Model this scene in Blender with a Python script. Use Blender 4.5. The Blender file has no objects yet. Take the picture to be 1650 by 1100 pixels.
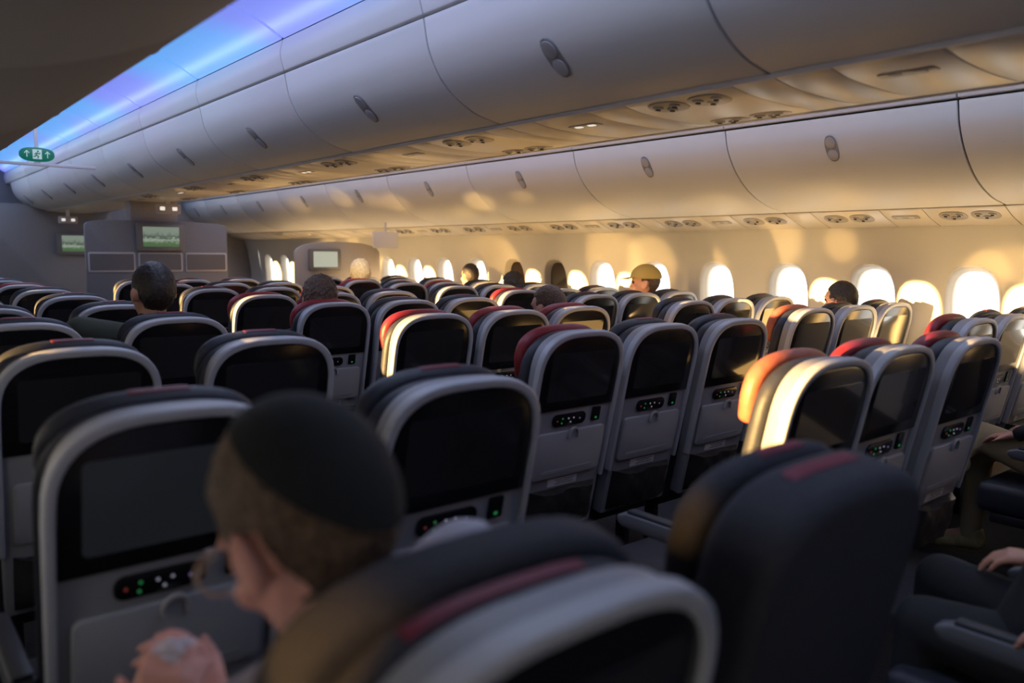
import bpy, bmesh, math, random
from mathutils import Vector, Matrix, Euler, noise
random.seed(7)
C = bpy.context.scene.collection
EYE = 1.42; CX = -2.42
def LX(L): return L + CX
bpy.context.scene.view_settings.view_transform = 'Standard'

# ---------------------------------------------------------------- materials
def mat(name, col, rough=.5, metal=0, emis=None, es=0, col2=None, nscale=20, bump=0, coat=0, spec=None):
    m = bpy.data.materials.new(name); m.use_nodes = True
    nt = m.node_tree; b = nt.nodes['Principled BSDF']
    b.inputs['Base Color'].default_value = (*col, 1)
    b.inputs['Roughness'].default_value = rough
    b.inputs['Metallic'].default_value = metal
    if coat: b.inputs['Coat Weight'].default_value = coat
    if spec is not None: b.inputs['Specular IOR Level'].default_value = spec
    if emis: 
        b.inputs['Emission Color'].default_value = (*emis, 1); b.inputs['Emission Strength'].default_value = es
    if col2 or bump:
        tc = nt.nodes.new('ShaderNodeTexCoord'); n = nt.nodes.new('ShaderNodeTexNoise')
        n.inputs['Scale'].default_value = nscale; n.inputs['Detail'].default_value = 4
        nt.links.new(tc.outputs['Object'], n.inputs['Vector'])
        if col2:
            r = nt.nodes.new('ShaderNodeValToRGB')
            r.color_ramp.elements[0].color = (*col, 1); r.color_ramp.elements[1].color = (*col2, 1)
            r.color_ramp.elements[0].position = .35; r.color_ramp.elements[1].position = .65
            nt.links.new(n.outputs['Fac'], r.inputs['Fac']); nt.links.new(r.outputs['Color'], b.inputs['Base Color'])
        if bump:
            bp = nt.nodes.new('ShaderNodeBump'); bp.inputs['Strength'].default_value = bump; bp.inputs['Distance'].default_value = .01
            nt.links.new(n.outputs['Fac'], bp.inputs['Height']); nt.links.new(bp.outputs['Normal'], b.inputs['Normal'])
    return m
M = {}
M['wall'] = mat('sidewall_plastic', (.72, .68, .60), .45, col2=(.74, .70, .62), nscale=3)
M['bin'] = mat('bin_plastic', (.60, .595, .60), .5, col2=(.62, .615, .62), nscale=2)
M['binshade'] = mat('bin_plastic_shaded', (.22, .21, .215), .6, col2=(.23, .22, .225), nscale=2)  # same plastic as the other bins, with shade put into the colour
M['psu'] = mat('service_panel_plastic', (.56, .52, .47), .35)
M['dark'] = mat('dark_gap', (.012, .012, .014), .7)
M['rail'] = mat('rail_plastic', (.58, .57, .60), .4)
M['carpet'] = mat('carpet_dark_blue', (.010, .011, .015), .95, col2=(.016, .017, .022), nscale=60, bump=.4)
M['hull'] = mat('ceiling_hull', (.35, .35, .38), .6)
M['shell'] = mat('seat_shell_grey', (.24, .24, .26), .5, col2=(.25, .25, .27), nscale=8)
M['frame'] = mat('seat_frame_silver', (.38, .385, .415), .48, .05)
M['bezel'] = mat('screen_bezel_black', (.007, .007, .008), .2)
M['display'] = mat('display_glass', (.022, .021, .022), .10, coat=.5)
M['display_reflect'] = mat('display_glass_reflection', (.024, .027, .032), .3, emis=(.5, .58, .7), es=.010, coat=.5)  # grey reflection on one screen, painted in with a faint emission
M['ctrl'] = mat('control_black', (.006, .006, .007), .25)
M['navy'] = mat('navy_leather', (.018, .019, .028), .55, col2=(.021, .023, .033), nscale=40, bump=.12)
M['charcoal'] = mat('charcoal_fabric', (.018, .018, .025), .85, col2=(.030, .030, .038), nscale=220, bump=.35)
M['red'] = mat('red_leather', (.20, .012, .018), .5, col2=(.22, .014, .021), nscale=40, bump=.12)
M['warmred'] = mat('sunlit_red_leather', (.36, .09, .05), .5, col2=(.40, .11, .06), nscale=40, bump=.12)  # sunlight on the headrest put into its base colour
M['darkred'] = mat('dark_red_leather', (.13, .008, .019), .55, nscale=40, bump=.12)
M['bandred'] = mat('crimson_leather', (.15, .010, .026), .6, nscale=40, bump=.12)
M['pocket'] = mat('black_leather_pocket', (.016, .014, .014), .4, col2=(.022, .02, .019), nscale=14, bump=.7)
M['tray'] = mat('tray_grey', (.26, .26, .28), .45)
M['seatbase'] = mat('seat_base_metal', (.04, .04, .045), .4, .6)
M['armtop'] = mat('armrest_pad', (.02, .021, .027), .5)
M['armside'] = mat('armrest_side_grey', (.09, .092, .105), .45)
M['placard'] = mat('placard_white', (.5, .5, .52), .5)
M['latch'] = mat('latch_grey', (.36, .35, .36), .35, .1)
M['latchdark'] = mat('latch_recess', (.20, .19, .19), .4)
M['vent'] = mat('vent_recess', (.30, .27, .24), .4)
M['led_w'] = mat('button_white', (.25, .25, .3), .4, emis=(.8, .8, 1), es=.18)
M['led_g'] = mat('button_green', (.02, .15, .05), .4, emis=(.1, 1, .3), es=.11)
M['led_p'] = mat('button_violet', (.14, .1, .24), .4, emis=(.6, .4, 1), es=.12)
M['led_r'] = mat('button_red', (.18, .02, .02), .4, emis=(1, .15, .1), es=.08)
M['lit'] = mat('lit_sign', (.6, .6, .6), .4, emis=(1, .93, .82), es=.75)
M['divider'] = mat('divider_laminate', (.16, .158, .175), .55, col2=(.175, .172, .19), nscale=50)
M['divpale'] = mat('divider_pale_laminate', (.34, .31, .29), .55, col2=(.36, .33, .31), nscale=50)
M['divlight'] = mat('divider_light_laminate', (.42, .40, .42), .5)
M['divglass'] = mat('divider_frosted', (.13, .13, .145), .25)
M['monitorframe'] = mat('monitor_frame', (.16, .155, .15), .4)
M['palepic'] = mat('monitor_pale_picture', (.1, .1, .09), .3, emis=(.62, .66, .52), es=.6)
M['exit_green'] = mat('exit_green', (.0, .09, .06), .4, emis=(0, .25, .16), es=.3)
M['exit_white'] = mat('exit_white', (.5, .6, .55), .4, emis=(.7, 1, .9), es=.22)
M['shade'] = mat('window_shade_dark', (.05, .028, .018), .3, col2=(.015, .009, .008), nscale=5)
M['reveal'] = mat('window_reveal', (.52, .48, .42), .5)
M['skin'] = mat('skin', (.55, .27, .19), .5, col2=(.58, .30, .21), nscale=18)
M['skin_rosy'] = mat('skin_rosy', (.58, .26, .21), .55, col2=(.64, .33, .27), nscale=18)
M['hair_brown'] = mat('hair_brown', (.045, .024, .013), .6, col2=(.15, .088, .055), nscale=130, bump=.9)
M['hair_dark'] = mat('hair_dark', (.012, .009, .008), .55, col2=(.03, .02, .016), nscale=60, bump=.6)
M['hair_blond'] = mat('hair_blond', (.70, .52, .28), .5, col2=(.88, .70, .42), nscale=60, bump=.5)
M['kippah'] = mat('black_velvet', (.004, .005, .006), .9, col2=(.007, .008, .010), nscale=80, bump=.3)
M['pale_shirt'] = mat('pale_cotton', (.36, .34, .38), .8, nscale=30, bump=.2)
M['white_cloth'] = mat('white_cotton', (.60, .54, .57), .8, nscale=30, bump=.2)
M['green_shirt'] = mat('olive_cotton', (.045, .050, .032), .85, nscale=30, bump=.2)
M['black_cloth'] = mat('black_cloth', (.012, .012, .015), .85, nscale=30, bump=.3)
M['khaki'] = mat('khaki_cloth', (.32, .25, .14), .85, nscale=30, bump=.3)
M['shoe'] = mat('tan_sneaker', (.42, .36, .16), .7, col2=(.30, .24, .10), nscale=30)
M['eye'] = mat('eye', (.05, .03, .02), .1)
M['glasses'] = mat('glasses_metal', (.6, .52, .45), .2, .7)
M['cap'] = mat('cap_cloth', (.40, .29, .08), .8)

def screen_mat():
    m = bpy.data.materials.new('monitor_picture'); m.use_nodes = True
    nt = m.node_tree; b = nt.nodes['Principled BSDF']
    tc = nt.nodes.new('ShaderNodeTexCoord'); sp = nt.nodes.new('ShaderNodeSeparateXYZ')
    nt.links.new(tc.outputs['Generated'], sp.inputs[0])
    n = nt.nodes.new('ShaderNodeTexNoise'); n.inputs['Scale'].default_value = 9
    nt.links.new(tc.outputs['Generated'], n.inputs['Vector'])
    add = nt.nodes.new('ShaderNodeMath'); add.operation = 'MULTIPLY_ADD'
    nt.links.new(n.outputs['Fac'], add.inputs[0]); add.inputs[1].default_value = .5
    nt.links.new(sp.outputs['Z'], add.inputs[2])
    r = nt.nodes.new('ShaderNodeValToRGB'); e = r.color_ramp.elements
    e[0].position = .42; e[0].color = (.06, .13, .05, 1); e[1].position = .62; e[1].color = (.30, .36, .28, 1)
    x = e.new(.72); x.color = (.05, .08, .06, 1); y = e.new(.95); y.color = (.20, .25, .20, 1)
    nt.links.new(add.outputs[0], r.inputs[0]); nt.links.new(r.outputs[0], b.inputs['Emission Color'])
    b.inputs['Emission Strength'].default_value = .9; b.inputs['Base Color'].default_value = (.02, .02, .02, 1)
    b.inputs['Roughness'].default_value = .3
    return m
M['picture'] = screen_mat()
def glow_mat():  # blue LED wash on the ceiling panels, painted in as their own emission
    m = bpy.data.materials.new('mood_wash_glow'); m.use_nodes = True
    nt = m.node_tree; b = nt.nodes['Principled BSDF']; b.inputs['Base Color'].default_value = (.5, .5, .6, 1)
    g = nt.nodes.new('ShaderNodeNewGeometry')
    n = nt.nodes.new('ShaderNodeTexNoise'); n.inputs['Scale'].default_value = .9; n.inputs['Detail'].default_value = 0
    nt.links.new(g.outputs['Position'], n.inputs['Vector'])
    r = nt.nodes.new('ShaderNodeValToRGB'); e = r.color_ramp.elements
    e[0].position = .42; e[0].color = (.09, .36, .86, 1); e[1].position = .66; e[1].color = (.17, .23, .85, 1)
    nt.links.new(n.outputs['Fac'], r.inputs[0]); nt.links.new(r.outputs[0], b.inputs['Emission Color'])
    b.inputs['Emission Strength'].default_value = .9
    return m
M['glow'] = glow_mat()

# ---------------------------------------------------------------- helpers
def link(o, parent=None):
    C.objects.link(o)
    if parent: o.parent = parent
    return o
def top(o, label, cat, group=None):
    o['label'] = label; o['category'] = cat
    if group: o['group'] = group
    return o
def struct(o, label=None, cat=None):
    o['kind'] = 'structure'
    if label: o['label'] = label; o['category'] = cat or 'cabin structure'
    return o
def empty(name, loc=(0, 0, 0)):
    e = bpy.data.objects.new(name, None); e.empty_display_size = .1; e.location = loc
    return link(e)
def finish(me, smooth=True, ang=40):
    if smooth:
        for p in me.polygons: p.use_smooth = True
        me.set_sharp_from_angle(angle=math.radians(ang))
def mk(name, verts, faces, m, parent=None, bevel=0, seg=2, smooth=True, xf=None, merge=0):
    bm = bmesh.new()
    vs = [bm.verts.new(v) for v in verts]
    for f in faces:
        try: bm.faces.new([vs[i] for i in f])
        except ValueError: pass
    if merge: bmesh.ops.remove_doubles(bm, verts=bm.verts, dist=merge)
    bmesh.ops.recalc_face_normals(bm, faces=bm.faces)
    if bevel:
        ed = [e for e in bm.edges if len(e.link_faces) == 2 and e.calc_face_angle(0) > math.radians(38)]
        bmesh.ops.bevel(bm, geom=ed, offset=bevel, segments=seg, profile=.5, affect='EDGES', clamp_overlap=True)
    if xf: bm.transform(xf)
    me = bpy.data.meshes.new(name); bm.to_mesh(me); bm.free()
    me.materials.append(m); finish(me, smooth)
    return link(bpy.data.objects.new(name, me), parent)
def prism(outline, y0, y1):
    n = len(outline)
    v = [(x, y0, z) for x, z in outline] + [(x, y1, z) for x, z in outline]
    f = [list(range(n)), list(range(2 * n - 1, n - 1, -1))]
    f += [[i, (i + 1) % n, n + (i + 1) % n, n + i] for i in range(n)]
    return v, f
def box(x0, x1, y0, y1, z0, z1): return prism([(x0, z0), (x1, z0), (x1, z1), (x0, z1)], y0, y1)
def rrect(cx, cz, w, h, r, n=5):
    o = []
    for qx, qz, a0 in ((1, 1, 0), (-1, 1, 90), (-1, -1, 180), (1, -1, 270)):
        for i in range(n + 1):
            a = math.radians(a0 + 90 * i / n)
            o.append((cx + qx * (w / 2 - r) + r * math.cos(a), cz + qz * (h / 2 - r) + r * math.sin(a)))
    return o
def spw(v, e): return math.copysign(abs(v) ** e, v)
def arch(hw, ztop, zbot, b, n=2.8, k=22, hwb=None):
    hwb = hwb or hw; zc = ztop - b; o = [(-hwb, zbot)]
    for i in range(k + 1):
        t = math.pi * i / k
        o.append((-hw * spw(math.cos(t), 2 / n), zc + b * abs(math.sin(t)) ** (2 / n)))
    o.append((hwb, zbot)); return o
def band(outer, inner, y0, y1):
    n = len(outer)
    v = [(x, y0, z) for x, z in outer] + [(x, y0, z) for x, z in inner] + [(x, y1, z) for x, z in outer] + [(x, y1, z) for x, z in inner]
    f = []
    for i in range(n - 1):
        f += [[i, i + 1, n + i + 1, n + i], [2 * n + i, 3 * n + i, 3 * n + i + 1, 2 * n + i + 1],
              [i, 2 * n + i, 2 * n + i + 1, i + 1], [n + i, n + i + 1, 3 * n + i + 1, 3 * n + i]]
    f += [[0, n, 3 * n, 2 * n], [n - 1, 3 * n - 1, 4 * n - 1, 2 * n - 1]]
    return v, f
def topstrip(hw, ztop, b, n, x0, x1, inner, y0, y1):
    o = []; i_ = []
    for k in range(13):
        x = x0 + (x1 - x0) * k / 12
        z = ztop - b + b * (1 - abs(x / hw) ** n) ** (1 / n)
        o.append((x, z + .0012)); i_.append((x, z - inner))
    return band(o, i_, y0, y1)
def catmull(pts, n=24):
    P = [Vector(p) for p in pts]; P = [2 * P[0] - P[1]] + P + [2 * P[-1] - P[-2]]
    out = []; segs = len(P) - 3
    for i in range(n + 1):
        u = i / n * segs; s = min(int(u), segs - 1); t = u - s
        a, b, c, d = P[s:s + 4]
        out.append(.5 * ((2 * b) + (-a + c) * t + (2 * a - 5 * b + 4 * c - d) * t * t + (-a + 3 * b - 3 * c + d) * t ** 3))
    return out
def offs(pts, d):
    o = []
    for i, p in enumerate(pts):
        t = (pts[min(i + 1, len(pts) - 1)] - pts[max(i - 1, 0)]).normalized()
        o.append(p + Vector((-t.y, t.x)) * d)
    return o
def copytree(src, loc, name=None):
    o = src.copy(); o.location = loc; C.objects.link(o)
    for c in src.children:
        k = c.copy(); k.parent = o; C.objects.link(k)
        for g in c.children:
            q = g.copy(); q.parent = k; C.objects.link(q)
    return o

# ---------------------------------------------------------------- room
Y0, Y1 = -1.3, 13.0
WPROF = [(0, 2.56), (.3, 2.68), (.7, 2.725), (1.1, 2.72), (1.4, 2.68), (1.61, 2.61)]
def wx(z):
    for (a, xa), (b, xb) in zip(WPROF, WPROF[1:]):
        if z <= b:
            t = (z - a) / (b - a); return xa + (xb - xa) * t
    return WPROF[-1][1]
PITCH = .609; WY0 = 1.91; WZ = 1.105
def se(a, hw, hh, n=2.9):
    c, s = math.cos(a), math.sin(a)
    r = (abs(c / hw) ** n + abs(s / hh) ** n) ** (-1 / n)
    return r * c, r * s
wins = [k for k in range(-5, 19) if Y0 + .3 < WY0 + PITCH * k < Y1 - .3]
def wall(sign, name):
    V = []; F = []
    def add(y, z, sx=0): V.append((sign * (wx(z) + sx), y, z)); return len(V) - 1
    zc0, zc1 = .76, 1.45; NS = 8
    for k in wins:
        yc = WY0 + PITCH * k; hy = PITCH / 2; rect = []
        ys = [-hy + 2 * hy * i / NS for i in range(NS + 1)]; zs = [zc0 - WZ + (zc1 - zc0) * i / NS for i in range(NS + 1)]
        rect += [(y, zs[0]) for y in ys[:-1]] + [(hy, z) for z in zs[:-1]] + [(y, zs[-1]) for y in ys[::-1][:-1]] + [(-hy, z) for z in zs[::-1][:-1]]
        prev = None
        for r in range(7):
            t = [0, .25, .45, .6, .8, .95, 1][r]; ring = []
            for (y, z) in rect:
                a = math.atan2(z, y); hyy, hz = se(a, .155, .262)
                ring.append(add(yc + y + (hyy - y) * t, WZ + z + (hz - z) * t, [0, 0, 0, .006, .010, .013, .020][r]))
            if prev:
                n = len(ring)
                for i in range(n): F.append([prev[i], prev[(i + 1) % n], ring[(i + 1) % n], ring[i]])
            prev = ring
        for zz in ([0, .1, .3, .5, .76], [1.45, 1.5, 1.55, 1.61]):
            for a, b in zip(zz, zz[1:]):
                for i in range(NS):
                    F.append([add(yc + ys[i], a), add(yc + ys[i + 1], a), add(yc + ys[i + 1], b), add(yc + ys[i], b)])
    for ya, yb in ((Y0 - .05, WY0 + PITCH * wins[0] - PITCH / 2), (WY0 + PITCH * wins[-1] + PITCH / 2, Y1 + .05)):
        zz = [0, .1, .3, .5, .76, 1.1, 1.45, 1.61]
        for a, b in zip(zz, zz[1:]): F.append([add(ya, a), add(yb, a), add(yb, b), add(ya, b)])
    o = mk(name, V, F, M['wall'], merge=.0005)
    struct(o, 'cream moulded cabin sidewall with rounded window recesses')
    return o
wall(1, 'wall_right'); wall(-1, 'wall_left')
CLOSED_R = {6, 7, 15}
CLOSED_L = {-2, 3, 4, 9, 12}  # shades out of view, some added to keep sun off passengers' heads
wn = 0
for sign, closed in ((1, CLOSED_R), (-1, CLOSED_L)):
    for k in wins:
        wn += 1; yc = WY0 + PITCH * k; V = []; F = []; N = 40; rings = []
        for (hw, hh, dx) in ((.158, .265, .018), (.152, .257, .026), (.140, .244, .050), (.133, .236, .068), (.130, .233, .072), (.130, .233, .105)):
            ring = []
            for i in range(N):
                y, z = se(2 * math.pi * i / N, hw, hh)
                V.append((sign * (wx(WZ + z) + dx), yc + y, WZ + z)); ring.append(len(V) - 1)
            rings.append(ring)
        for a, b in zip(rings, rings[1:]):
            for i in range(N): F.append([a[i], a[(i + 1) % N], b[(i + 1) % N], b[i]])
        o = mk('window_%d' % wn, V, F, M['reveal'])
        struct(o, 'rounded cabin window with a tapered plastic reveal')
        if k in closed:
            V2 = []
            for i in range(N):
                y, z = se(2 * math.pi * i / N, .134, .237); V2.append((sign * (wx(WZ + z) + .078), yc + y, WZ + z))
            s = mk('shade', V2, [list(range(N))], M['shade'] if sign > 0 else M['reveal'], o, smooth=False)
def plane_obj(name, v, m, label):
    o = mk(name, v, [[0, 1, 2, 3]], m, smooth=False); return struct(o, label)
plane_obj('floor', [(-2.7, Y0, 0), (2.7, Y0, 0), (2.7, Y1, 0), (-2.7, Y1, 0)], M['carpet'], 'dark carpeted cabin floor')
plane_obj('wall_back', [(-3, Y0, -.2), (3, Y0, -.2), (3, Y0, 3), (-3, Y0, 3)], M['divider'], 'grey laminate rear bulkhead')
plane_obj('wall_front', [(-3, Y1, -.2), (3, Y1, -.2), (3, Y1, 3), (-3, Y1, 3)], M['divider'], 'grey laminate forward bulkhead')
hp = catmull([(-2.61, 1.605), (-2.5, 2.2), (-1.6, 2.66), (0, 2.8), (1.6, 2.66), (2.5, 2.2), (2.61, 1.605)], 30)
V = [(p.x, y, p.y) for y in (Y0, Y1) for p in hp]; n = len(hp)
struct(mk('ceiling', V, [[i, i + 1, n + i + 1, n + i] for i in range(n - 1)], M['hull']), 'arched upper cabin ceiling shell')

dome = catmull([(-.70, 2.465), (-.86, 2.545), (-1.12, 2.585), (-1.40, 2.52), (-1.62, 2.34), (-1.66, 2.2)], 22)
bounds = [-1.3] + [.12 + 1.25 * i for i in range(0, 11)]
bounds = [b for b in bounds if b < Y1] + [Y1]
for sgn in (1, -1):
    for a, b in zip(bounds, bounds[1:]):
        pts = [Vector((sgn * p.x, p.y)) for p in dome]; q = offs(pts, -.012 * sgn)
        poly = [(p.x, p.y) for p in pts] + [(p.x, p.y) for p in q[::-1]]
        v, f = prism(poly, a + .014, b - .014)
        struct(mk('ceiling', v, f, M['glow']), 'curved ceiling panel with blue mood wash painted in as emission')

# ---------------------------------------------------------------- overhead bins
def make_bin(prof, sgn, y0, y1, body_back, latch_u, group, label, m='bin'):
    e = empty('overhead_bin', ((prof[0][0] + prof[-1][0]) / 2, (y0 + y1) / 2, prof[0][1]))
    inv = Matrix.Translation(-Vector(e.location))
    pts = catmull(prof, 26)
    t = (pts[14] - pts[12]); nn = Vector((-t.y, t.x)); inward = 1 if nn.dot(Vector(body_back) - pts[13]) > 0 else -1
    q = offs(pts, .02 * inward)
    poly = [(p.x, p.y) for p in pts] + [(p.x, p.y) for p in q[::-1]]
    v, f = prism(poly, y0 + .0045, y1 - .0045)
    mk('door', v, f, M[m], e, bevel=.004, xf=inv)
    q2 = offs(pts, .026 * inward)
    poly = [(p.x, p.y) for p in q2] + [tuple(body_back)]
    v, f = prism(poly, y0, y1)
    mk('body', v, f, M['dark'], e, xf=inv)
    i = int(latch_u * 26); p = pts[i]; tt = (pts[i + 1] - pts[i - 1]).normalized()
    nv = Vector((-tt.y, tt.x)) * -inward
    t3 = Vector((tt.x, 0, tt.y)); n3 = Vector((nv.x, 0, nv.y)); y3 = t3.cross(n3)
    m = Matrix(((y3.x, -n3.x, t3.x, p.x), (y3.y, -n3.y, t3.y, (y0 + y1) / 2), (y3.z, -n3.z, t3.z, p.y), (0, 0, 0, 1)))
    m = inv @ m
    oval = [se(2 * math.pi * j / 28, .036, .078, 2.4) for j in range(28)]
    v, f = prism(oval, -.003, .004)
    h = mk('latch', v, f, M['latchdark'], e, bevel=.002, xf=m)
    for cz in (-.036, .036):
        o2 = [(a, cz + b) for a, b in (se(2 * math.pi * j / 20, .028, .033, 2.2) for j in range(20))]
        v, f = prism(o2, -.007, -.002)
        mk('paddle', v, f, M['latch'], h, bevel=.0025, xf=m)
    return top(e, label, 'overhead bin', group)
CP = [(-.31, 1.945), (-.46, 1.98), (-.59, 2.06), (-.665, 2.17), (-.695, 2.30)]
cb = [.12 - 1.25] + [.12 + 1.25 * i for i in range(0, 11)]
for a, b in zip(cb, cb[1:]):
    for s in (-1, 1):
        make_bin([(x * -s, z) for x, z in CP], s, a, b, (0.0 + s * .02, 2.32), .5, 'centre overhead bins',
                 'closed grey centre overhead bin with oval latch')
RP = [(2.33, 1.70), (2.12, 1.735), (1.92, 1.81), (1.77, 1.92), (1.68, 2.04), (1.645, 2.155)]
rb = [1.63 + 1.3 * i for i in range(-2, 9)] + [Y1]
for a, b in zip(rb, rb[1:]):
    if b - a < .3: continue
    for s in (1, -1):
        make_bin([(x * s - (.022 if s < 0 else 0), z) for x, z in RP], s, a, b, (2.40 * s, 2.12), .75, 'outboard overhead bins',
                 'closed rounded grey overhead bin above the window seats' if s > 0 else 'closed grey overhead bin with shade painted into its colour', 'bin' if s > 0 else 'binshade')
tn = 0
for s in (-1, 1):
    for a, b in zip(bounds, bounds[1:]):
        tn += 1
        pts = catmull([(s * .697, 2.312), (s * .715, 2.39), (s * .70, 2.462)], 8)
        poly = [(p.x, p.y) for p in pts] + [(s * .60, 2.46), (s * .60, 2.312)]
        v, f = prism(poly, a + .003, b - .003)
        struct(mk('trim_%d' % tn, v, f, M['bin'], bevel=.004), 'pale fairing panel between bin and lit ceiling')
    tn += 1
    v, f = prism([(s * .298, 1.936), (s * .312, 1.934), (s * .322, 1.946), (s * .30, 1.955)], Y0 + .01, Y1 - .01)
    struct(mk('trim_%d' % tn, v, f, M['rail'], bevel=.002), 'slim rail along the lower edge of the centre bins')
for s in (-1, 1):
    for a, b in zip(rb, rb[1:]):
        if b - a < .3: continue
        tn += 1
        v, f = prism([(s * 1.632, 2.166), (s * 1.622, 2.19), (s * 1.632, 2.245), (s * 1.75, 2.245), (s * 1.75, 2.166)], a + .004, b - .004)
        o = struct(mk('trim_%d' % tn, v, f, M['rail'], bevel=.003), 'grey rail with dark air slots above the bins')
        for ya, yb in ((a + .06, (a + b) / 2 - .03), ((a + b) / 2 + .03, b - .06)):
            v, f = box(min(s * 1.619, s * 1.635), max(s * 1.619, s * 1.635), ya, yb, 2.190, 2.202)
            mk('air_slot', v, f, M['dark'], o)
tn += 1
v, f = box(LX(2.25), LX(2.72), 8.85, 9.05, 1.70, 1.93)
struct(mk('trim_%d' % tn, v, f, M['divpale'], bevel=.01), 'pale fairing column between divider and centre bins')

# ---------------------------------------------------------------- passenger service units
def disc(name, r, h, m, parent, xf, n=20):
    o = [(r * math.cos(2 * math.pi * i / n), r * math.sin(2 * math.pi * i / n)) for i in range(n)]
    v, f = prism(o, -h, h)
    return mk(name, v, f, m, parent, bevel=min(h * .6, r * .3), xf=xf)
def make_psu(pts2, a, b, group, label, detail, back, cuts):
    e = empty('service_unit', (pts2[len(pts2) // 2][0], (a + b) / 2, pts2[len(pts2) // 2][1]))
    inv = Matrix.Translation(-Vector(e.location))
    pts = catmull(pts2, 10); poly = [(p.x, p.y) for p in pts] + back
    cc = [0] + list(cuts) + [1]
    for u0, u1 in zip(cc, cc[1:]):
        v, f = prism(poly, a + (b - a) * u0 + .002, a + (b - a) * u1 - .002)
        mk('panel', v, f, M['psu'], e, bevel=.003, xf=inv)
    if detail:
        for u, yy, kind in detail:
            i = max(1, min(9, int(u * 10))); p = pts[i]; tt = (pts[i + 1] - pts[i - 1]).normalized()
            n2 = Vector((-tt.y, tt.x)); 
            if n2.y > 0: n2 = -n2
            t3 = Vector((tt.x, 0, tt.y)); n3 = Vector((n2.x, 0, n2.y)); y3 = t3.cross(n3)
            y = a + (b - a) * yy
            base = Matrix(((y3.x, -n3.x, t3.x, p.x), (y3.y, -n3.y, t3.y, y), (y3.z, -n3.z, t3.z, p.y), (0, 0, 0, 1)))
            if kind == 'vents':
                for cx in (-.085, .085):
                    oval = [(cx + q[0], q[1]) for q in (se(2 * math.pi * j / 28, .075, .058, 2.4) for j in range(28))]
                    v, f = prism(oval, -.002, .003)
                    o = mk('recess', v, f, M['vent'], e, bevel=.001, xf=inv @ base)
                    for dx, dz in ((-.036, -.012), (0, .022), (.036, -.012)):
                        d = disc('air_vent', .019, .005, M['latch'], o, inv @ base @ Matrix.Translation((cx + dx, -.003, dz)))
                        disc('nozzle', .010, .003, M['dark'], o, inv @ base @ Matrix.Translation((cx + dx, -.008, dz)), 14)
            else:
                v, f = prism(rrect(0, 0, .16, .05, .015), -.002, .003)
                o = mk('sign_plate', v, f, M['vent'], e, bevel=.001, xf=inv @ base)
                for dx in (-.035, .035):
                    v, f = prism(rrect(dx, 0, .035, .022, .004, 2), -.0035, -.002)
                    mk('pictogram', v, f, M['lit'] if kind == 'lit' else M['placard'], o, xf=inv @ base)
    return top(e, label, 'service panel', group)
for j, (a, b) in enumerate(zip(cb, cb[1:])):
    make_psu([(-.295, 1.94), (-.18, 1.925), (0, 1.92), (.18, 1.925), (.295, 1.94)], a, b, 'centre service panels',
             'curved service panel with reading lights and air vents',
             ((.28, .30, 'vents'), (.72, .30, 'vents'), (.30, .74, 'lit' if j % 2 == 0 else 'off')) if a < 8 else None, [(.29, 1.985), (-.29, 1.985)], (.12, .48, .62, .86))
for a, b in zip(rb, rb[1:]):
    if b - a < .3: continue
    for s in (1, -1):
        make_psu([(s * 2.325, 1.695), (s * 2.45, 1.645), (s * 2.595, 1.603)], a, b, 'sidewall service panels',
                 'service panel with reading lights and air vents under bins',
                 ((.45, .16, 'vents'), (.45, .70, 'vents'), (.45, .43, 'off')) if a < 7 and s > 0 else None, [(s * 2.585, 1.64), (s * 2.36, 1.74)], (.33, .52, .86))

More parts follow.
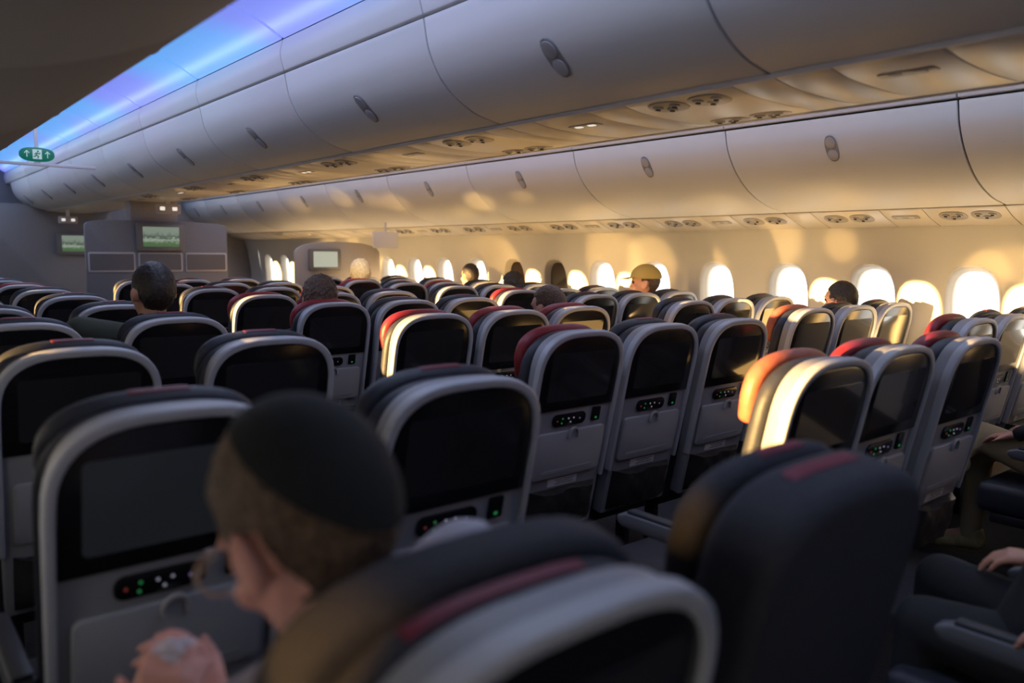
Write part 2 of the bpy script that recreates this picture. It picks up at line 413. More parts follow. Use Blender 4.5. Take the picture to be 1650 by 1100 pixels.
# ---------------------------------------------------------------- seat
A = math.radians(12)
def BX(H):
    ca, sa = math.cos(A), math.sin(A)
    return Matrix(((1, 0, 0, 0), (0, ca, -sa, 0), (0, sa, ca, H), (0, 0, 0, 1)))
def build_seat(kind):
    e = empty('airline_seat'); bx = BX({'plain': 1.128, 'near': 1.122}.get(kind, 1.15))
    W = .208; lea = M['charcoal'] if kind in ('plain', 'near') else M['navy']
    sunny = kind == 'sunlit_red'
    if kind == 'plain':
        v, f = prism(arch(W + .008, .0, -.80, .16, 3.0, hwb=W - .004), -.045, .070)
        cu = mk('back_cushion', v, f, lea, e, bevel=.030, seg=5, xf=bx)
    else:
        v, f = prism(arch(W - .004, -.006, -.80, .17, 3.0, hwb=W - .012), -.026, .028)
        mk('back_shell', v, f, M['shell'], e, bevel=.008, xf=bx)
        v, f = prism(arch(W + .006, -.020, -.80, .17, 2.8, hwb=W), .030, .080)
        cu = mk('back_cushion', v, f, lea, e, bevel=.022, seg=4, xf=bx)
    if kind == 'near':
        v, f = prism(arch(W + .022, -.010, -.24, .15, 2.8, hwb=W + .01), .082, .150)
    else:
        v, f = prism(arch(W - .004, -.012, -.21, .12, 2.8, hwb=W - .02), .082, .130)
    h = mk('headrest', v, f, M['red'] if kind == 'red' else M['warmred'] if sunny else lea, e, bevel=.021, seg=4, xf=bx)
    if kind in ('navy', 'plain'):
        v, f = topstrip(W - .004, -.012, .12, 2.8, -.05, .06, .03, .096, .116)
        mk('stripe', v, f, M['darkred'] if kind == 'navy' else M['bandred'], h, bevel=.001, xf=bx)
    if kind == 'near':
        v, f = topstrip(W + .006, -.020, .17, 2.8, -.13, .08, .03, .048, .064)
        mk('stripe', v, f, M['bandred'], cu, bevel=.001, xf=bx)
    if kind == 'plain':
        v, f = topstrip(W + .008, .0, .16, 3.0, -.10, .07, .03, .015, .040)
        mk('stripe', v, f, M['bandred'], cu, bevel=.001, xf=bx)
    else:
        v, f = band(arch(W + .007, .003, -.60, .185, 3.0, hwb=W + .002), arch(W - .013, -.018, -.60, .169, 3.0, hwb=W - .014), -.040, -.012)
        mk('frame', v, f, M['frame'], e, bevel=.005, seg=3, xf=bx)
        v, f = prism(arch(W - .016, -.022, -.292, .156, 3.2), -.034, -.026)
        s = mk('screen', v, f, M['bezel'], e, bevel=.002, xf=bx)
        v, f = prism(rrect(0, -.165, .31, .180, .012, 3), -.0355, -.034)
        mk('display', v, f, M['display'], s, xf=bx)
        v, f = prism(rrect(-.022, -.335, .165, .048, .02), -.036, -.026)
        c = mk('control_panel', v, f, M['ctrl'], e, bevel=.003, xf=bx)
        for (bx_, bz, m) in ((-.085, 0, 'led_r'), (-.06, .008, 'led_g'), (-.062, -.010, 'led_g'), (-.03, .006, 'led_w'), (-.018, -.009, 'led_w'), (-.004, .006, 'led_w'), (.028, .0, 'led_p')):
            disc('button', .0033, .001, M[m], c, bx @ Matrix.Translation((bx_, -.0368, -.335 + bz)), 8)
        v, f = prism(rrect(.118, -.330, .042, .055, .004, 2), -.033, -.026)
        u = mk('power_socket', v, f, M['ctrl'], e, bevel=.001, xf=bx)
        v, f = prism(rrect(.118, -.345, .010, .008, .002, 2), -.034, -.032)
        mk('indicator', v, f, M['led_g'], u, xf=bx)
        v, f = prism(rrect(0, -.470, .345, .185, .018), -.042, -.026)
        t = mk('tray_table', v, f, M['tray'], e, bevel=.004, xf=bx)
        v, f = band(arch(.026, -.362, -.405, .03, 2.2, 12), arch(.019, -.370, -.405, .022, 2.2, 12), -.052, -.042)
        mk('latch', v, f, M['latch'], t, bevel=.001, xf=bx)
        v, f = prism(rrect(0, -.535, .26, .012, .004, 2), -.0435, -.041)
        mk('grip', v, f, M['shell'], t, xf=bx)
        v, f = prism(rrect(.0, -.590, .15, .032, .003, 2), -.029, -.025)
        p = mk('placard', v, f, M['placard'], e, xf=bx)
        for i in range(3):
            v, f = prism(rrect(.01, -.582 - i * .008, .10 - .02 * (i % 2), .0025, .001, 1), -.0295, -.0285)
            mk('print', v, f, M['dark'], p, xf=bx)
        V = []; F = []; nx, nz = 12, 8
        for i in range(nx + 1):
            for j in range(nz + 1):
                x = -.175 + .35 * i / nx; z = -.78 + .165 * j / nz
                u = math.sin(math.pi * i / nx) ** .35; w = math.sin(math.pi * (j * .42 / nz + .30)) 
                yb = -.028 - (.05 * u * w if 0 < j else 0) - .006 * math.sin(i * 2.1 + j * 1.3) * u
                V.append((x, yb, z + (.008 * math.cos(i * .9) if j == nz else 0)))
        for i in range(nx):
            for j in range(nz):
                k = i * (nz + 1) + j; F.append([k, k + nz + 1, k + nz + 2, k + 1])
        b0 = len(V)
        for i in range(nx + 1):
            for j in (0, nz): V.append((-.175 + .35 * i / nx, -.022, -.78 + .165 * j / nz))
        for i in range(nx):
            F.append([i * (nz + 1) + nz, (i + 1) * (nz + 1) + nz, b0 + 2 * (i + 1) + 1, b0 + 2 * i + 1])
            F.append([i * (nz + 1), b0 + 2 * i, b0 + 2 * (i + 1), (i + 1) * (nz + 1)])
        mk('pocket', V, F, M['pocket'], e, xf=bx)
    v, f = box(-.218, .218, .20, .66, .33, .46)
    mk('seat_cushion', v, f, M['navy'], e, bevel=.035, seg=4)
    for x in (-.15, .15):
        v, f = prism([(-.02 + x, 0), (.02 + x, 0), (.015 + x, .34), (-.015 + x, .34)], .30, .36)
        mk('leg', v, f, M['seatbase'], e, bevel=.006)
    v, f = box(-.215, .215, .24, .60, .29, .335)
    mk('rail', v, f, M['seatbase'], e, bevel=.01)
    o = [(.14, .605), (.17, .635), (.50, .635), (.535, .624), (.54, .608), (.52, .588), (.20, .580), (.15, .585)]
    for x in (-.232,):
        vv = [(x - .022, a, b) for a, b in o] + [(x + .022, a, b) for a, b in o]; n = len(o)
        ff = [list(range(n)), list(range(2 * n - 1, n - 1, -1))] + [[i, (i + 1) % n, n + (i + 1) % n, n + i] for i in range(n)]
        a = mk('armrest', vv, ff, M['armside'], e, bevel=.008, seg=3)
        v, f = box(x - .018, x + .018, .17, .50, .632, .645)
        mk('pad', v, f, M['armtop'], a, bevel=.006)
        v, f = box(x - .012, x + .012, .20, .26, .34, .585)
        mk('support', v, f, M['seatbase'], a)
    return e
protos = {k: build_seat(k) for k in ('navy', 'red', 'plain', 'near', 'sunlit_red')}
used = set(); seats = []
LAB = {'navy': 'grey-shelled airline seat with navy leather and black back screen',
       'red': 'grey-shelled airline seat with bright red headrest and black screen',
       'sunlit_red': 'grey-shelled airline seat with sunlight painted into an orange-red headrest',
       'near': 'grey-shelled airline seat with dark leather and long red stripe',
       'plain': 'dark charcoal fabric airline seat back with crimson top stripe'}
def seat(L, Y, kind, group):
    src = protos[kind]; loc = (LX(L), Y, 0)
    if kind not in used:
        used.add(kind); o = src; o.location = loc
    else: o = copytree(src, loc)
    top(o, LAB[kind], 'seat', group); seats.append(o); return o
COLS_L = (-.06, .48, 1.03); COLS_C = (2.03, 2.50, 2.97); COLS_R = (3.92, 4.38, 4.83)
for r in range(12):
    Y = .57 + .945 * r
    for c, L in enumerate(COLS_L):
        if c == 0 and r > 2: continue
        if c == 1 and r > 8: continue
        if r == 0 and c == 0: continue
        k = 'navy'; yy = Y
        if r == 0: k = ('', 'near', 'plain')[c]; yy = (0, .49, .53)[c]; L = (0, .47, 1.04)[c]
        if r == 1: yy = (1.5, 1.46, 1.40)[c]; L = (-.08, .43, 1.03)[c]
        if random.random() < .12 and r > 2: k = 'red'
        jit = random.uniform(-.02, .02)
        st = seat(L, yy + (jit if r > 1 else 0), k, 'near window-side seat rows')
        if r == 1 and c == 1:
            st['label'] = 'grey-shelled airline seat with a grey reflection painted into its screen'
            for ch in st.children:
                for g in ch.children:
                    if g.name.startswith('display'):
                        g.data = g.data.copy(); g.data.materials[0] = M['display_reflect']
for r in range(-1, 8):
    Y = 1.10 + .95 * r
    for c, L in enumerate(COLS_C):
        k = 'red' if (c, r) in {(0, 1), (0, 2), (1, 2), (1, 0), (2, 0), (0, 3), (0, 4), (2, 2), (1, 4), (2, 5), (0, 6)} else 'navy'
        if (c, r) == (0, 0): k = 'sunlit_red'
        seat(L, Y + random.uniform(-.02, .02), k, 'middle block seat rows')
for r in range(-2, 8):
    Y = 2.23 + .8 * r
    for c, L in enumerate(COLS_R):
        k = 'red' if (c, r) in {(0, -1), (0, 3), (1, 5), (0, 6)} else 'navy'
        if (c, r) == (0, 0): k = 'sunlit_red'
        seat(L, Y + random.uniform(-.015, .015), k, 'far window-side seat rows')

# ---------------------------------------------------------------- dividers, monitors, signs
def divider(x0, x1, y, ztop, label, bandz, m='divider', b=.10, n_=5):
    e = empty('cabin_divider', ((x0 + x1) / 2, y, 0)); inv = Matrix.Translation(-Vector(e.location))
    w = (x1 - x0) / 2; cx = (x0 + x1) / 2
    o = [(cx + a, z) for a, z in arch(w, ztop, 0.0, b, n_, 30)]
    v, f = prism(o, y, y + .05)
    mk('panel', v, f, M[m], e, bevel=.006, xf=inv)
    if bandz:
        z0, z1 = bandz
        n = 3; ww = 2 * w / n
        for i in range(n):
            v, f = prism(rrect(x0 + ww * (i + .5), (z0 + z1) / 2, ww - .03, z1 - z0, .015), y - .008, y)
            p = mk('window_insert', v, f, M['divlight'], e, bevel=.002, xf=inv)
            v, f = prism(rrect(x0 + ww * (i + .5), (z0 + z1) / 2, ww - .06, z1 - z0 - .035, .012), y - .011, y - .008)
            mk('frosted_pane', v, f, M['divglass'], p, xf=inv)
    return top(e, label, 'cabin divider')
divider(LX(1.80), LX(3.20), 8.75, 1.72, 'grey class divider with framed inserts behind middle seats', (1.20, 1.40))
divider(LX(3.92), LX(5.02), 8.60, 1.54, 'pale curved-top class divider beside the window seats', None, 'divpale', .16, 2.6)
divider(LX(1.2), LX(2.9), 12.4, 2.02, 'tall dark grey forward partition at the cabin front', None)
def monitor(x, y, z, w, h, label, pic='picture'):
    e = empty('wall_monitor', (x, y, z))
    v, f = prism(rrect(0, 0, w, h, .02), -.045, 0)
    b = mk('housing', v, f, M['monitorframe'], e, bevel=.006)
    v, f = prism(rrect(0, 0.005, w * .76, h * .72, .006, 2), -.048, -.044)
    mk('screen', v, f, M[pic], e)
    return top(e, label, 'monitor', 'bulkhead monitors')
monitor(LX(2.50), 8.745, 1.555, .47, .28, 'grey bulkhead monitor showing green foliage on the divider')
monitor(LX(4.27), 8.595, 1.33, .40, .25, 'grey bulkhead monitor with pale screen on window-side divider', 'palepic')
monitor(LX(2.45), 12.39, 1.50, .52, .30, 'grey bulkhead monitor on the forward partition')

def hang_sign(x, y, z, w, h, ztop, label):
    e = empty('hanging_sign', (x, y, z))
    v, f = prism(rrect(0, 0, w, h, .012, 3), -.015, .015)
    mk('sign_box', v, f, M['divlight'], e, bevel=.004)
    for k, dx in enumerate((-.05, .05)):
        v, f = prism(rrect(dx * w / .2, 0, w * .20, h * .36, .003, 2), -.0165, -.015)
        mk('pictogram', v, f, M['lit'], e)
    v, f = box(-.02, .02, -.006, .006, h / 2 - .005, ztop - z)
    mk('bracket', v, f, M['rail'], e)
    return top(e, label, 'sign')
hang_sign(LX(2.52), 8.5, 1.84, .24, .10, 1.925, 'hanging lavatory sign with lit white pictograms under centre bin')
hang_sign(LX(2.2), 11.6, 1.80, .22, .09, 1.925, 'small hanging lavatory sign near the forward partition')
e = empty('hanging_sign', (LX(4.33), 7.3, 1.60))
v, f = prism(rrect(0, -.05, .30, .17, .01, 3), -.006, .006); mk('sign_board', v, f, M['wall'], e, bevel=.002)
v, f = box(-.01, .01, -.004, .004, .02, .13); mk('bracket', v, f, M['rail'], e)
top(e, 'blank cream marker board hanging below window-side bins', 'sign')

e = empty('exit_sign', (LX(1.14), 7.0, 2.13))
Q = Matrix.Diagonal((.80, 1, .84, 1))
v, f = prism([se(2 * math.pi * j / 40, .145, .062, 2.6) for j in range(40)], -.02, .02)
mk('sign_body', v, f, M['exit_green'], e, bevel=.005, xf=Q)
v, f = prism(rrect(0, 0, .075, .085, .003, 2), -.0225, -.02); pic = mk('pictogram_panel', v, f, M['exit_white'], e, xf=Q)
def stroke(pts, w, y0, y1):
    V = []; F = []
    for (a, b) in zip(pts, pts[1:]):
        a = Vector(a); b = Vector(b); t = (b - a).normalized(); n = Vector((-t.y, t.x)) * w / 2; a2 = a - t * w * .3; b2 = b + t * w * .3
        v, f = prism([tuple(a2 + n), tuple(b2 + n), tuple(b2 - n), tuple(a2 - n)], y0, y1)
        k = len(V); V += v; F += [[i + k for i in q] for q in f]
    return V, F
V = []; F = []
for st in ([(.0, .012), (-.008, -.008)], [(-.008, -.008), (.008, -.018), (.004, -.034)], [(-.008, -.008), (-.018, -.02), (-.03, -.022)], [(.0, .01), (.016, .004), (.022, .012)], [(.0, .012), (-.014, .008), (-.02, -.004)]):
    v, f = stroke(st, .008, -.0245, -.0225); k = len(V); V += v; F += [[i + k for i in q] for q in f]
v, f = prism([(.006 + .008 * math.cos(t * .5236), .026 + .008 * math.sin(t * .5236)) for t in range(12)], -.0245, -.0225)
k = len(V); V += v; F += [[i + k for i in q] for q in f]
mk('running_figure', V, F, M['exit_green'], pic, smooth=False, xf=Q)
for cx in (-.085, .085):
    V, F = stroke([(cx, -.026), (cx, .026)], .007, -.0225, -.02)
    for sx in (-1, 1):
        v, f = stroke([(cx, .028), (cx + sx * .018, .008)], .007, -.0225, -.02); k = len(V); V += v; F += [[i + k for i in q] for q in f]
    mk('arrow', V, F, M['exit_white'], e, smooth=False, xf=Q)
v, f = box(-.40, .40, -.012, .012, -.085, -.062); mk('mounting_bar', v, f, M['rail'], e, bevel=.004)
v, f = box(-.02, .02, -.01, .01, -.07, -.045); mk('bracket', v, f, M['rail'], e)
v, f = box(-.012, .012, -.008, .008, .045, .45); mk('hanger', v, f, M['rail'], e)
top(e, 'green oval exit sign with white running figure and arrows', 'exit sign')

# ---------------------------------------------------------------- people
_b = bmesh.new(); bmesh.ops.create_icosphere(_b, subdivisions=2, radius=1)
ICOV = [v.co.copy() for v in _b.verts]; ICOF = [[v.index for v in f.verts] for f in _b.faces]; _b.free()
def limb(a, b, ra, rb, step=.02):
    a = Vector(a); b = Vector(b); n = max(2, int((b - a).length / step))
    return [(a.lerp(b, i / n), (ra + (rb - ra) * i / n,) * 3, None) for i in range(n + 1)]
def blob(name, items, voxel, m, parent=None, sm=4):
    V = []; F = []
    for c, r, R in items:
        k = len(V); c = Vector(c)
        for v in ICOV:
            p = Vector((v.x * r[0], v.y * r[1], v.z * r[2]))
            if R: p = R @ p
            V.append(p + c)
        F += [[i + k for i in f] for f in ICOF]
    me = bpy.data.meshes.new(name); me.from_pydata(V, [], F)
    o = bpy.data.objects.new(name, me); C.objects.link(o)
    r = o.modifiers.new('r', 'REMESH'); r.mode = 'VOXEL'; r.voxel_size = voxel
    s = o.modifiers.new('s', 'SMOOTH'); s.iterations = sm; s.factor = .5
    dg = bpy.context.evaluated_depsgraph_get()
    nm = bpy.data.meshes.new_from_object(o.evaluated_get(dg)); nm.name = name
    o.modifiers.clear(); o.data = nm; nm.materials.clear(); nm.materials.append(m)
    for p in nm.polygons: p.use_smooth = True
    if parent: o.parent = parent
    return o
def head_items(c, R, s=1):
    L = [((0, -.012, .022), (.076, .096, .098)), ((0, .03, -.045), (.060, .062, .075)), ((0, .055, .03), (.055, .04, .05)),
         ((0, .070, -.095), (.026, .022, .02)), ((0, .092, -.01), (.010, .014, .026)), ((0, .103, -.028), (.014, .014, .011)),
         ((0, .088, -.062), (.025, .011, .010)), ((-.03, .083, .026), (.022, .010, .008)), ((.03, .083, .026), (.022, .010, .008)),
         ((-.045, .06, -.03), (.022, .022, .02)), ((.045, .06, -.03), (.022, .022, .02)),
         ((-.082, -.005, -.008), (.011, .021, .033)), ((.082, -.005, -.008), (.011, .021, .033)),
         ((-.083, -.008, -.028), (.011, .013, .015)), ((.083, -.008, -.028), (.011, .013, .015)),
         ((-.090, -.020, .0), (.009, .011, .028)), ((.090, -.020, .0), (.009, .011, .028))]
    return [(Vector(c) + R @ (Vector(p) * s), tuple(q * s for q in r), R) for p, r in L]
def hand(w, d, nrm, side, curl=.35, spread=.0):
    w = Vector(w); d = Vector(d).normalized(); nrm = Vector(nrm); nrm = (nrm - d * nrm.dot(d)).normalized()
    s = d.cross(nrm) * side; it = []
    for i, (o, ln) in enumerate(((-.031, .060), (-.011, .076), (.011, .082), (.032, .072))):
        base = w + d * (.088 - (.010 if i == 0 else 0)) + s * o
        it += limb(w + s * o * .45 + d * .01, base, .016, .0125, .008)
        dd = (d + s * (o * 4 * (1 + spread))).normalized(); p = base; ang = 0
        for j, fr in enumerate((.45, .32, .23)):
            ang += curl * (1.0, 1.2, .8)[j]
            v = (dd * math.cos(ang) + nrm * math.sin(ang)).normalized(); q = p + v * ln * fr
            it += limb(p, q, .0092 - .0008 * j, .0086 - .0008 * j, .005); p = q
    b = w + d * .022 + s * .026
    k = b + (d * .7 + s * .75 + nrm * .2).normalized() * .042
    it += limb(w + s * .012, b, .018, .015, .008) + limb(b, k, .0145, .011, .006) + limb(k, k + (d * .9 + s * .3 + nrm * .25).normalized() * .032, .0105, .0085, .005)
    return it
def hair_mesh(name, c, R, m, s=1, kind='short', parent=None):
    bm = bmesh.new(); bmesh.ops.create_icosphere(bm, subdivisions=6 if s >= 1.07 else 5, radius=1)
    g = {'short': 1.07, 'bushy': 1.25}[kind]; amp = {'short': .003, 'bushy': .011}[kind]
    kill = []
    for v in bm.verts:
        d = v.co.copy(); p = Vector((d.x * .077 * g, d.y * .097 * g - .014, d.z * .100 * g + .024))
        if (p.y > .022 and p.z < .062 + (p.y - .03) * .3) or (p.z < -.072) or (p.z < .016 and abs(p.x) > .050 and -.034 < p.y and kind == 'short'): kill.append(v)
        nz = noise.noise(Vector((p.x * 160, p.y * 160, p.z * 45))) * amp * .9 + noise.noise(Vector(p) * 60) * amp * .5
        v.co = p + d * nz
    bmesh.ops.delete(bm, geom=kill, context='VERTS')
    bmesh.ops.solidify(bm, geom=bm.faces[:], thickness=.006)
    bm.transform(Matrix.Translation(c) @ R.to_4x4() @ Matrix.Scale(s, 4))
    me = bpy.data.meshes.new(name); bm.to_mesh(me); bm.free(); me.materials.append(m)
    for p in me.polygons: p.use_smooth = True
    return link(bpy.data.objects.new(name, me), parent)
def person(loc, label, headpos=(0, .27, 1.235), hrot=(0, 0, 0), hs=1, skin='skin', hair='hair_dark', hkind='short', shirt='black_cloth', pants='black_cloth',
           shoulders=None, elbows=None, wrists=None, hands=None, knees=None, ankles=None, toes=None, voxel=.012, chest=(0, .30, .86), hip=(0, .40, .55), neck=None, shoe='shoe', sleeves=.93, curl=.35):
    e = empty('person', loc); R = Euler([math.radians(a) for a in hrot]).to_matrix(); hp = Vector(headpos)
    dz = headpos[2] - 1.235; neck = neck or (headpos[0] * .6, .275, 1.08 + dz)
    sh = shoulders or ((-.165, .285, 1.01 + dz), (.165, .285, 1.01 + dz)); el = elbows or ((-.215, .36, .76), (.215, .36, .76))
    wr = wrists or ((-.12, .56, .67), (.12, .56, .67)); kn = knees or ((-.11, .80, .56), (.11, .80, .56)); an = ankles or ((-.12, .82, .11), (.12, .82, .11))
    to = toes or tuple((a[0], a[1] + .16, a[2] - .065) for a in an)
    hd = hands or (((0.1, 1, -.25), (0, 0, -1)), ((-.1, 1, -.25), (0, 0, -1)))
    def torso(g):
        it = []
        P = [(Vector(hip), .155, .11), (Vector(hip).lerp(Vector(chest), .5), .135, .10), (Vector(chest), .155, .11), (Vector(chest).lerp(Vector(neck), .55), .165, .095)]
        for (a, ax, ay), (b, bx_, by) in zip(P, P[1:]):
            for i in range(7):
                t = i / 6; it.append((a.lerp(b, t), (ax + (bx_ - ax) * t + g, ay + (by - ay) * t + g, .07 + g), None))
        for s_ in sh: it += limb(Vector(chest).lerp(Vector(neck), .6), s_, .075 + g, .058 + g)
        it += limb(Vector(neck) - Vector((0, 0, .06)), Vector(neck), .075 + g, .055 + g)
        return it
    def legs(g):
        it = []
        for s_, k, a in zip((-1, 1), kn, an):
            h = Vector(hip) + Vector((s_ * .085, .0, -.01)); it += limb(h, k, .082 + g, .056 + g) + limb(k, a, .054 + g, .036 + g)
        return it
    items = torso(0) + legs(0) + head_items(hp, R, hs)
    items += limb(Vector(neck) - Vector((0, 0, .03)), hp + R @ Vector((0, -.018, -.06)) , .055, .052)
    for i in range(2):
        items += limb(sh[i], el[i], .050, .038) + limb(el[i], wr[i], .038, .025) + hand(wr[i], hd[i][0], hd[i][1], (1, -1)[i], curl)
        items += limb(an[i], to[i], .036, .030)
    blob('body', items, voxel, M[skin], e, 3)
    sl = torso(.009)
    for i in range(2): sl += limb(sh[i], el[i], .060, .049) + limb(el[i], Vector(el[i]).lerp(Vector(wr[i]), sleeves), .049, .036)
    blob('shirt', sl, .014, M[shirt], e, 3)
    blob('trousers', [(Vector(hip), (.168, .125, .09), None)] + legs(.012), .014, M[pants], e, 3)
    for i in range(2):
        a = Vector(an[i]); t = Vector(to[i]); d = (t - a).normalized()
        it = limb(a + Vector((0, 0, -.035)) - d * .03, t, .044, .038, .015) + limb(a, a - d * .02 , .045, .045)
        blob('shoe', it, .010, M[shoe], e, 3)
    for s_ in (-1, 1):
        c = hp + R @ (Vector((s_ * .031, .078, .008)) * hs)
        me = bpy.data.meshes.new('eye'); b_ = bmesh.new(); bmesh.ops.create_uvsphere(b_, u_segments=12, v_segments=8, radius=.0125 * hs)
        bmesh.ops.translate(b_, verts=b_.verts, vec=c); b_.to_mesh(me); b_.free(); me.materials.append(M['eye']); link(bpy.data.objects.new('eye', me), e)
    if hair: hair_mesh('hair', hp, R, M[hair], hs, hkind, e)
    return top(e, label, 'person')

KH = (-.072, .29, 1.122); KR = (-32, -6, 17); KS = 1.08
wrk = ((-.19, .47, .81), (-.10, .52, .80)); elk = ((-.23, .42, .67), (.20, .40, .69))
kp = person((LX(.44), .50, 0), 'person in pale shirt, black skullcap and glasses, head bowed',
            headpos=KH, hrot=KR, hs=KS, hair='hair_brown', shirt='pale_shirt', pants='black_cloth', skin='skin_rosy', voxel=.0065,
            chest=(0, .30, .84), neck=(-.03, .27, .975), shoulders=((-.16, .29, .90), (.14, .29, 1.02)),
            elbows=elk, wrists=wrk, hands=(((.30, .25, 1), (.6, .8, -.2)), ((-.40, .0, 1), (-.6, .6, 0))), curl=.6, sleeves=.6)
for i in range(2):
    a = Vector(elk[i]).lerp(Vector(wrk[i]), .55); b = Vector(elk[i]).lerp(Vector(wrk[i]), .98)
    blob('cuff', limb(a, b, .046, .038, .01), .008, M['white_cloth'], kp, 2)
R = Euler([math.radians(a) for a in KR]).to_matrix(); hp = Vector(KH)
bm = bmesh.new(); bmesh.ops.create_uvsphere(bm, u_segments=64, v_segments=48, radius=1)
bmesh.ops.delete(bm, geom=[v for v in bm.verts if v.co.z < .38], context='VERTS')
bm.transform(Matrix.Translation(hp) @ R.to_4x4() @ Matrix.Scale(KS, 4) @ Matrix.Translation((.0, -.014, .024)) @ Matrix.Diagonal((.0870, .1080, .1110, 1)) @ Matrix.Rotation(math.radians(60), 4, 'X') @ Matrix.Rotation(math.radians(10), 4, 'Y'))
bmesh.ops.solidify(bm, geom=bm.faces[:], thickness=.003)
me = bpy.data.meshes.new('skullcap'); bm.to_mesh(me); bm.free(); me.materials.append(M['kippah']); finish(me)
link(bpy.data.objects.new('skullcap', me), kp)
bm = bmesh.new()
def tor(bm, c, r, t, xf):
    n, k = 24, 6; vs = []
    for i in range(n):
        a = 2 * math.pi * i / n
        for j in range(k):
            b = 2 * math.pi * j / k
            vs.append(bm.verts.new(xf @ Vector((c[0] + (r + t * math.cos(b)) * math.cos(a), c[1] + t * math.sin(b), c[2] + .8 * (r + t * math.cos(b)) * math.sin(a)))))
    for i in range(n):
        for j in range(k): bm.faces.new([vs[i * k + j], vs[((i + 1) % n) * k + j], vs[((i + 1) % n) * k + (j + 1) % k], vs[i * k + (j + 1) % k]])
X = Matrix.Translation(hp) @ R.to_4x4() @ Matrix.Scale(KS, 4)
for s_ in (-1, 1):
    tor(bm, (s_ * .038, .112, .004), .030, .0026, X)
    for (a, b) in (((s_ * .068, .110, .008), (s_ * .098, .0, .018)), ((s_ * .008, .114, .008), (0, .115, .010))):
        a = Vector(a); b = Vector(b); n = 10
        for i in range(n):
            mm = X @ Matrix.Translation(a.lerp(b, (i + .5) / n)) @ Matrix.Rotation(math.atan2(-(b - a).x, (b - a).y), 4, 'Z') @ Matrix.Diagonal((.003, (b - a).length / n * 1.05, .004, 1))
            bmesh.ops.create_cube(bm, size=1, matrix=mm)
me = bpy.data.meshes.new('glasses'); bm.to_mesh(me); bm.free(); me.materials.append(M['glasses']); link(bpy.data.objects.new('glasses', me), kp)
# crumpled tissue held between the hands
bm = bmesh.new(); bmesh.ops.create_icosphere(bm, subdivisions=5, radius=1)
for v in bm.verts:
    d = v.co.copy(); r = 1 + .45 * noise.noise(d * 2.4) + .18 * noise.noise(d * 7)
    v.co = Vector((d.x * .026 * r, d.y * .020 * r, d.z * .018 * r))
me = bpy.data.meshes.new('tissue'); bm.to_mesh(me); bm.free(); me.materials.append(M['white_cloth']); finish(me)
o = link(bpy.data.objects.new('tissue', me)); o.location = (LX(.29), 1.02, .905); top(o, 'crumpled white tissue held between two raised hands', 'tissue')

def seated(L, Y, **k): return person((LX(L), Y, 0), **k)
seated(1.00, 3.42, label='seated person with short dark hair and an olive shirt', hair='hair_dark', shirt='green_shirt', headpos=(.02, .29, 1.235), hrot=(0, 0, 10), hs=1.06,
       shoulders=((-.27, .30, 1.08), (.16, .30, 1.06)), elbows=((-.30, .38, .82), (.215, .36, .78)), neck=(0, .28, 1.10))
seated(2.05, 3.95, label='person with bushy dark hair slumped low in seat', hair='hair_brown', hkind='bushy', headpos=(0, .27, 1.15), hrot=(10, 10, 0))
seated(2.97, 3.00, label='person with brown hair resting low against the headrest', hair='hair_brown', headpos=(0, .27, 1.12), hrot=(-5, 0, 10))
CH = (.05, .27, 1.20)
cp = seated(4.70, 3.85, label='person in a tan baseball cap beside a bright window', hair='hair_brown', shirt='black_cloth', headpos=CH, hrot=(0, 0, 40), hs=1.05)
R = Euler((0, 0, math.radians(40))).to_matrix(); X = Matrix.Translation(CH) @ R.to_4x4() @ Matrix.Scale(1.05, 4)
bm = bmesh.new(); bmesh.ops.create_uvsphere(bm, u_segments=32, v_segments=16, radius=1)
bmesh.ops.delete(bm, geom=[v for v in bm.verts if v.co.z < -.02], context='VERTS')
bm.transform(X @ Matrix.Translation((0, -.012, .036)) @ Matrix.Diagonal((.094, .118, .108, 1)))
N = 14
a_ = [X @ Vector((.075 * math.sin(t), .055 + .05 * math.cos(t), .046)) for t in [(-1.4 + 2.8 * i / N) for i in range(N + 1)]]
b_ = [X @ Vector((.078 * math.sin(t), .10 + .095 * math.cos(t), .030)) for t in [(-1.4 + 2.8 * i / N) for i in range(N + 1)]]
va = [bm.verts.new(p) for p in a_]; vb = [bm.verts.new(p) for p in b_]
for i in range(N): bm.faces.new([va[i], va[i + 1], vb[i + 1], vb[i]])
bmesh.ops.solidify(bm, geom=bm.faces[:], thickness=.003)
me = bpy.data.meshes.new('cap'); bm.to_mesh(me); bm.free(); me.materials.append(M['cap']); finish(me); link(bpy.data.objects.new('cap', me), cp)
seated(4.83, 2.23, label='person with dark hair, one hand raised beside the head', hair='hair_dark', headpos=(-.06, .30, 1.14), hrot=(0, 0, -10),
       elbows=((-.215, .40, .80), (.17, .48, .88)), wrists=((-.12, .56, .67), (.085, .34, 1.07)), hands=(((0.1, 1, -.25), (0, 0, -1)), ((-.2, .1, 1), (-1, 0, 0))), voxel=.008)
seated(4.83, 6.23, label='person with dark hair seated by the window', hair='hair_dark', headpos=(0, .27, 1.19))
seated(4.12, 7.03, label='person with wavy blond hair seated near the divider', hair='hair_blond', hkind='bushy', headpos=(-.1, .27, 1.20), hs=1.06)
seated(4.83, 5.43, label='person with curly dark hair beside a shaded window', hair='hair_dark', hkind='bushy', headpos=(-.10, .27, 1.11))
seated(2.03, .15, label='person in dark clothes with a hand resting on the knee', hair='hair_brown', voxel=.0065,
       elbows=((-.235, .20, .80), (.215, .30, .78)), wrists=((-.215, .24, .69), (.12, .43, .705)), knees=((-.10, .62, .55), (.12, .67, .585)), ankles=((-.10, .66, .12), (.12, .71, .12)),
       hands=(((.0, 1, -.1), (0, 0, -1)), ((-.2, 1, -.06), (0, 0, -1))))
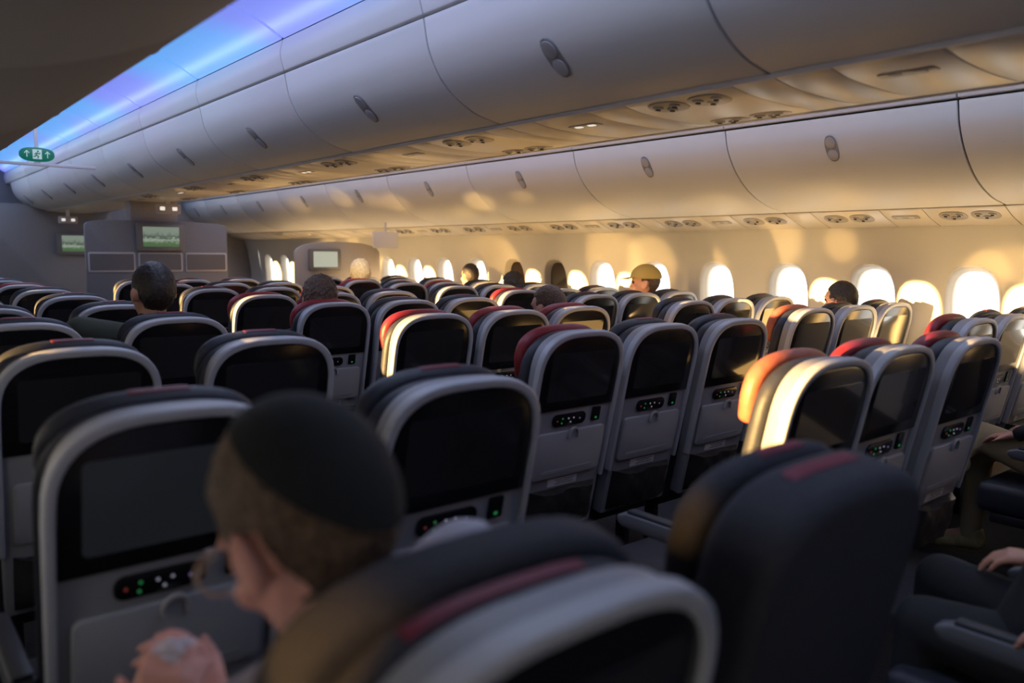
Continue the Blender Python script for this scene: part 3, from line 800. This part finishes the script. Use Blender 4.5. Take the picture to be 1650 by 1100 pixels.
seated(3.92, .63, label='person in khaki trousers and tan sneakers with crossed leg', hair='hair_brown', pants='khaki', shoe='shoe',
       knees=((-.02, .74, .62), (.12, .78, .56)), ankles=((-.14, .80, .53), (.12, .80, .11)), toes=((-.22, .96, .50), (.12, .97, .05)))

# ---------------------------------------------------------------- lights
def light(name, kind, loc, rot, energy, col, **k):
    l = bpy.data.lights.new(name, kind); l.energy = energy; l.color = col
    for a, b in k.items(): setattr(l, a, b)
    o = bpy.data.objects.new(name, l); o.location = loc; o.rotation_euler = rot; C.objects.link(o); return o
def spot(loc, tgt, energy, deg, blend=.6, col=(1, .60, .20), soft=.01):
    o = light('added_glint_spot', 'SPOT', loc, (0, 0, 0), energy, col, spot_size=math.radians(deg), spot_blend=blend, shadow_soft_size=soft)
    o.rotation_euler = (Vector(tgt) - Vector(loc)).to_track_quat('-Z', 'Y').to_euler()
d = Vector((1, -.055, -.014)).normalized()
s = light('sun_lamp', 'SUN', (-8, 0, 3), (0, 0, 0), 40, (1, .60, .20), angle=.008)
s.rotation_euler = d.to_track_quat('-Z', 'Y').to_euler()
for sx in (-1, 1):
    light('cove_lamp', 'AREA', (sx * .78, 5.8, 2.47), (math.radians(180), math.radians(-25) * sx, 0), 3, (.40, .52, 1), shape='RECTANGLE', size=.03, size_y=14)
    light('aisle_fill', 'AREA', (sx * 1.15, 5.8, 2.56), (0, 0, 0), 36, (.95, .96, 1), shape='RECTANGLE', size=.3, size_y=13.5)  # ambient fill added under each aisle ceiling, not a cabin fixture
# added area lamps imitating low sun bounced up between the seats
light('warm_bounce_fill', 'AREA', (1.02, 5.6, .80), (math.radians(180), math.radians(-18), 0), 22, (1, .56, .17), shape='RECTANGLE', size=.25, size_y=7.5)
light('warm_bounce_fill', 'AREA', (2.10, 5.2, .90), (math.radians(180), math.radians(40), 0), 46, (1, .66, .29), shape='RECTANGLE', size=.12, size_y=9)
random.seed(23)
# added spots imitating sun glints on bins, panels and sidewall
for tx, ty, tz, dy, pw, dg in ((1.80, 6.9, 1.92, 2.1, 150, 7), (1.85, 5.6, 1.87, 1.7, 170, 8), (2.0, 6.1, 1.80, 2.4, 130, 6), (1.72, 7.9, 2.0, 2.0, 190, 7), (2.15, 4.5, 1.75, 1.8, 90, 11),
                           (1.76, 7.3, 1.96, 2.6, 140, 4.5), (1.82, 5.0, 1.88, 2.2, 140, 4), (2.2, 3.4, 1.74, 1.5, 50, 16), (2.15, 2.6, 1.75, 1.3, 40, 18), (1.74, 9.0, 1.98, 2.2, 150, 7)):
    spot((.95, ty - dy, .98), (tx, ty, tz), pw, dg, .75, soft=.02)
for i in range(15):
    y = 1.4 + i * .60 + random.uniform(-.25, .25)
    spot((1.75 + random.uniform(-.25, .25), y - random.uniform(-.3, .7), .98), (2.66, y, random.uniform(1.25, 1.60)), random.uniform(12, 44), random.uniform(14, 40), random.uniform(.5, .9))
for y in (1.4, 2.7, 3.5, 4.6, 5.6, 6.8):
    spot((-.9, y - .3, .95), (.05, y + .3, 1.93), random.uniform(18, 36), random.uniform(16, 28), .6)
# extra spots added to brighten the cap and the blond head
spot((3.6 + CX, 3.9, 1.35), (4.73 + CX, 4.12, 1.23), 26, 16, .5)
spot((3.2 + CX, 6.5, 1.40), (4.02 + CX, 7.28, 1.22), 34, 18, .5, (1, .82, .5))
# spots added in place of sunlight on the nearest headrest tops
spot((-2.62, .44, 1.20), (-2.13, .60, 1.085), 16, 13, .7, (1, .55, .16))
spot((-2.55, .36, 1.48), (-1.57, .66, 1.07), 38, 6.5, .9, (1, .55, .16))
w = bpy.data.worlds.new('outside_sky'); bpy.context.scene.world = w; w.use_nodes = True
bg = w.node_tree.nodes['Background']; bg.inputs[0].default_value = (1, .94, .83, 1); bg.inputs[1].default_value = 4.0

# ---------------------------------------------------------------- camera
f = 1283; x0, y0, s_ = -245, 399, .0088
fd = Vector(((x0 - 825) / f, (550 - y0) / f, -1)).normalized()
up = Vector((1, -s_, 0)).cross(fd).normalized(); rt = fd.cross(up)
Mx = Matrix((rt, fd, up)).to_4x4(); Mx.translation = Vector((CX, 0, EYE))
cam = bpy.data.cameras.new('camera'); co = bpy.data.objects.new('camera', cam); C.objects.link(co)
co.matrix_world = Mx; cam.sensor_width = 36; cam.lens = f / 1650 * 36; cam.clip_start = .02
cam.dof.use_dof = True; cam.dof.focus_distance = 4.2; cam.dof.aperture_fstop = 1.9
bpy.context.scene.camera = co
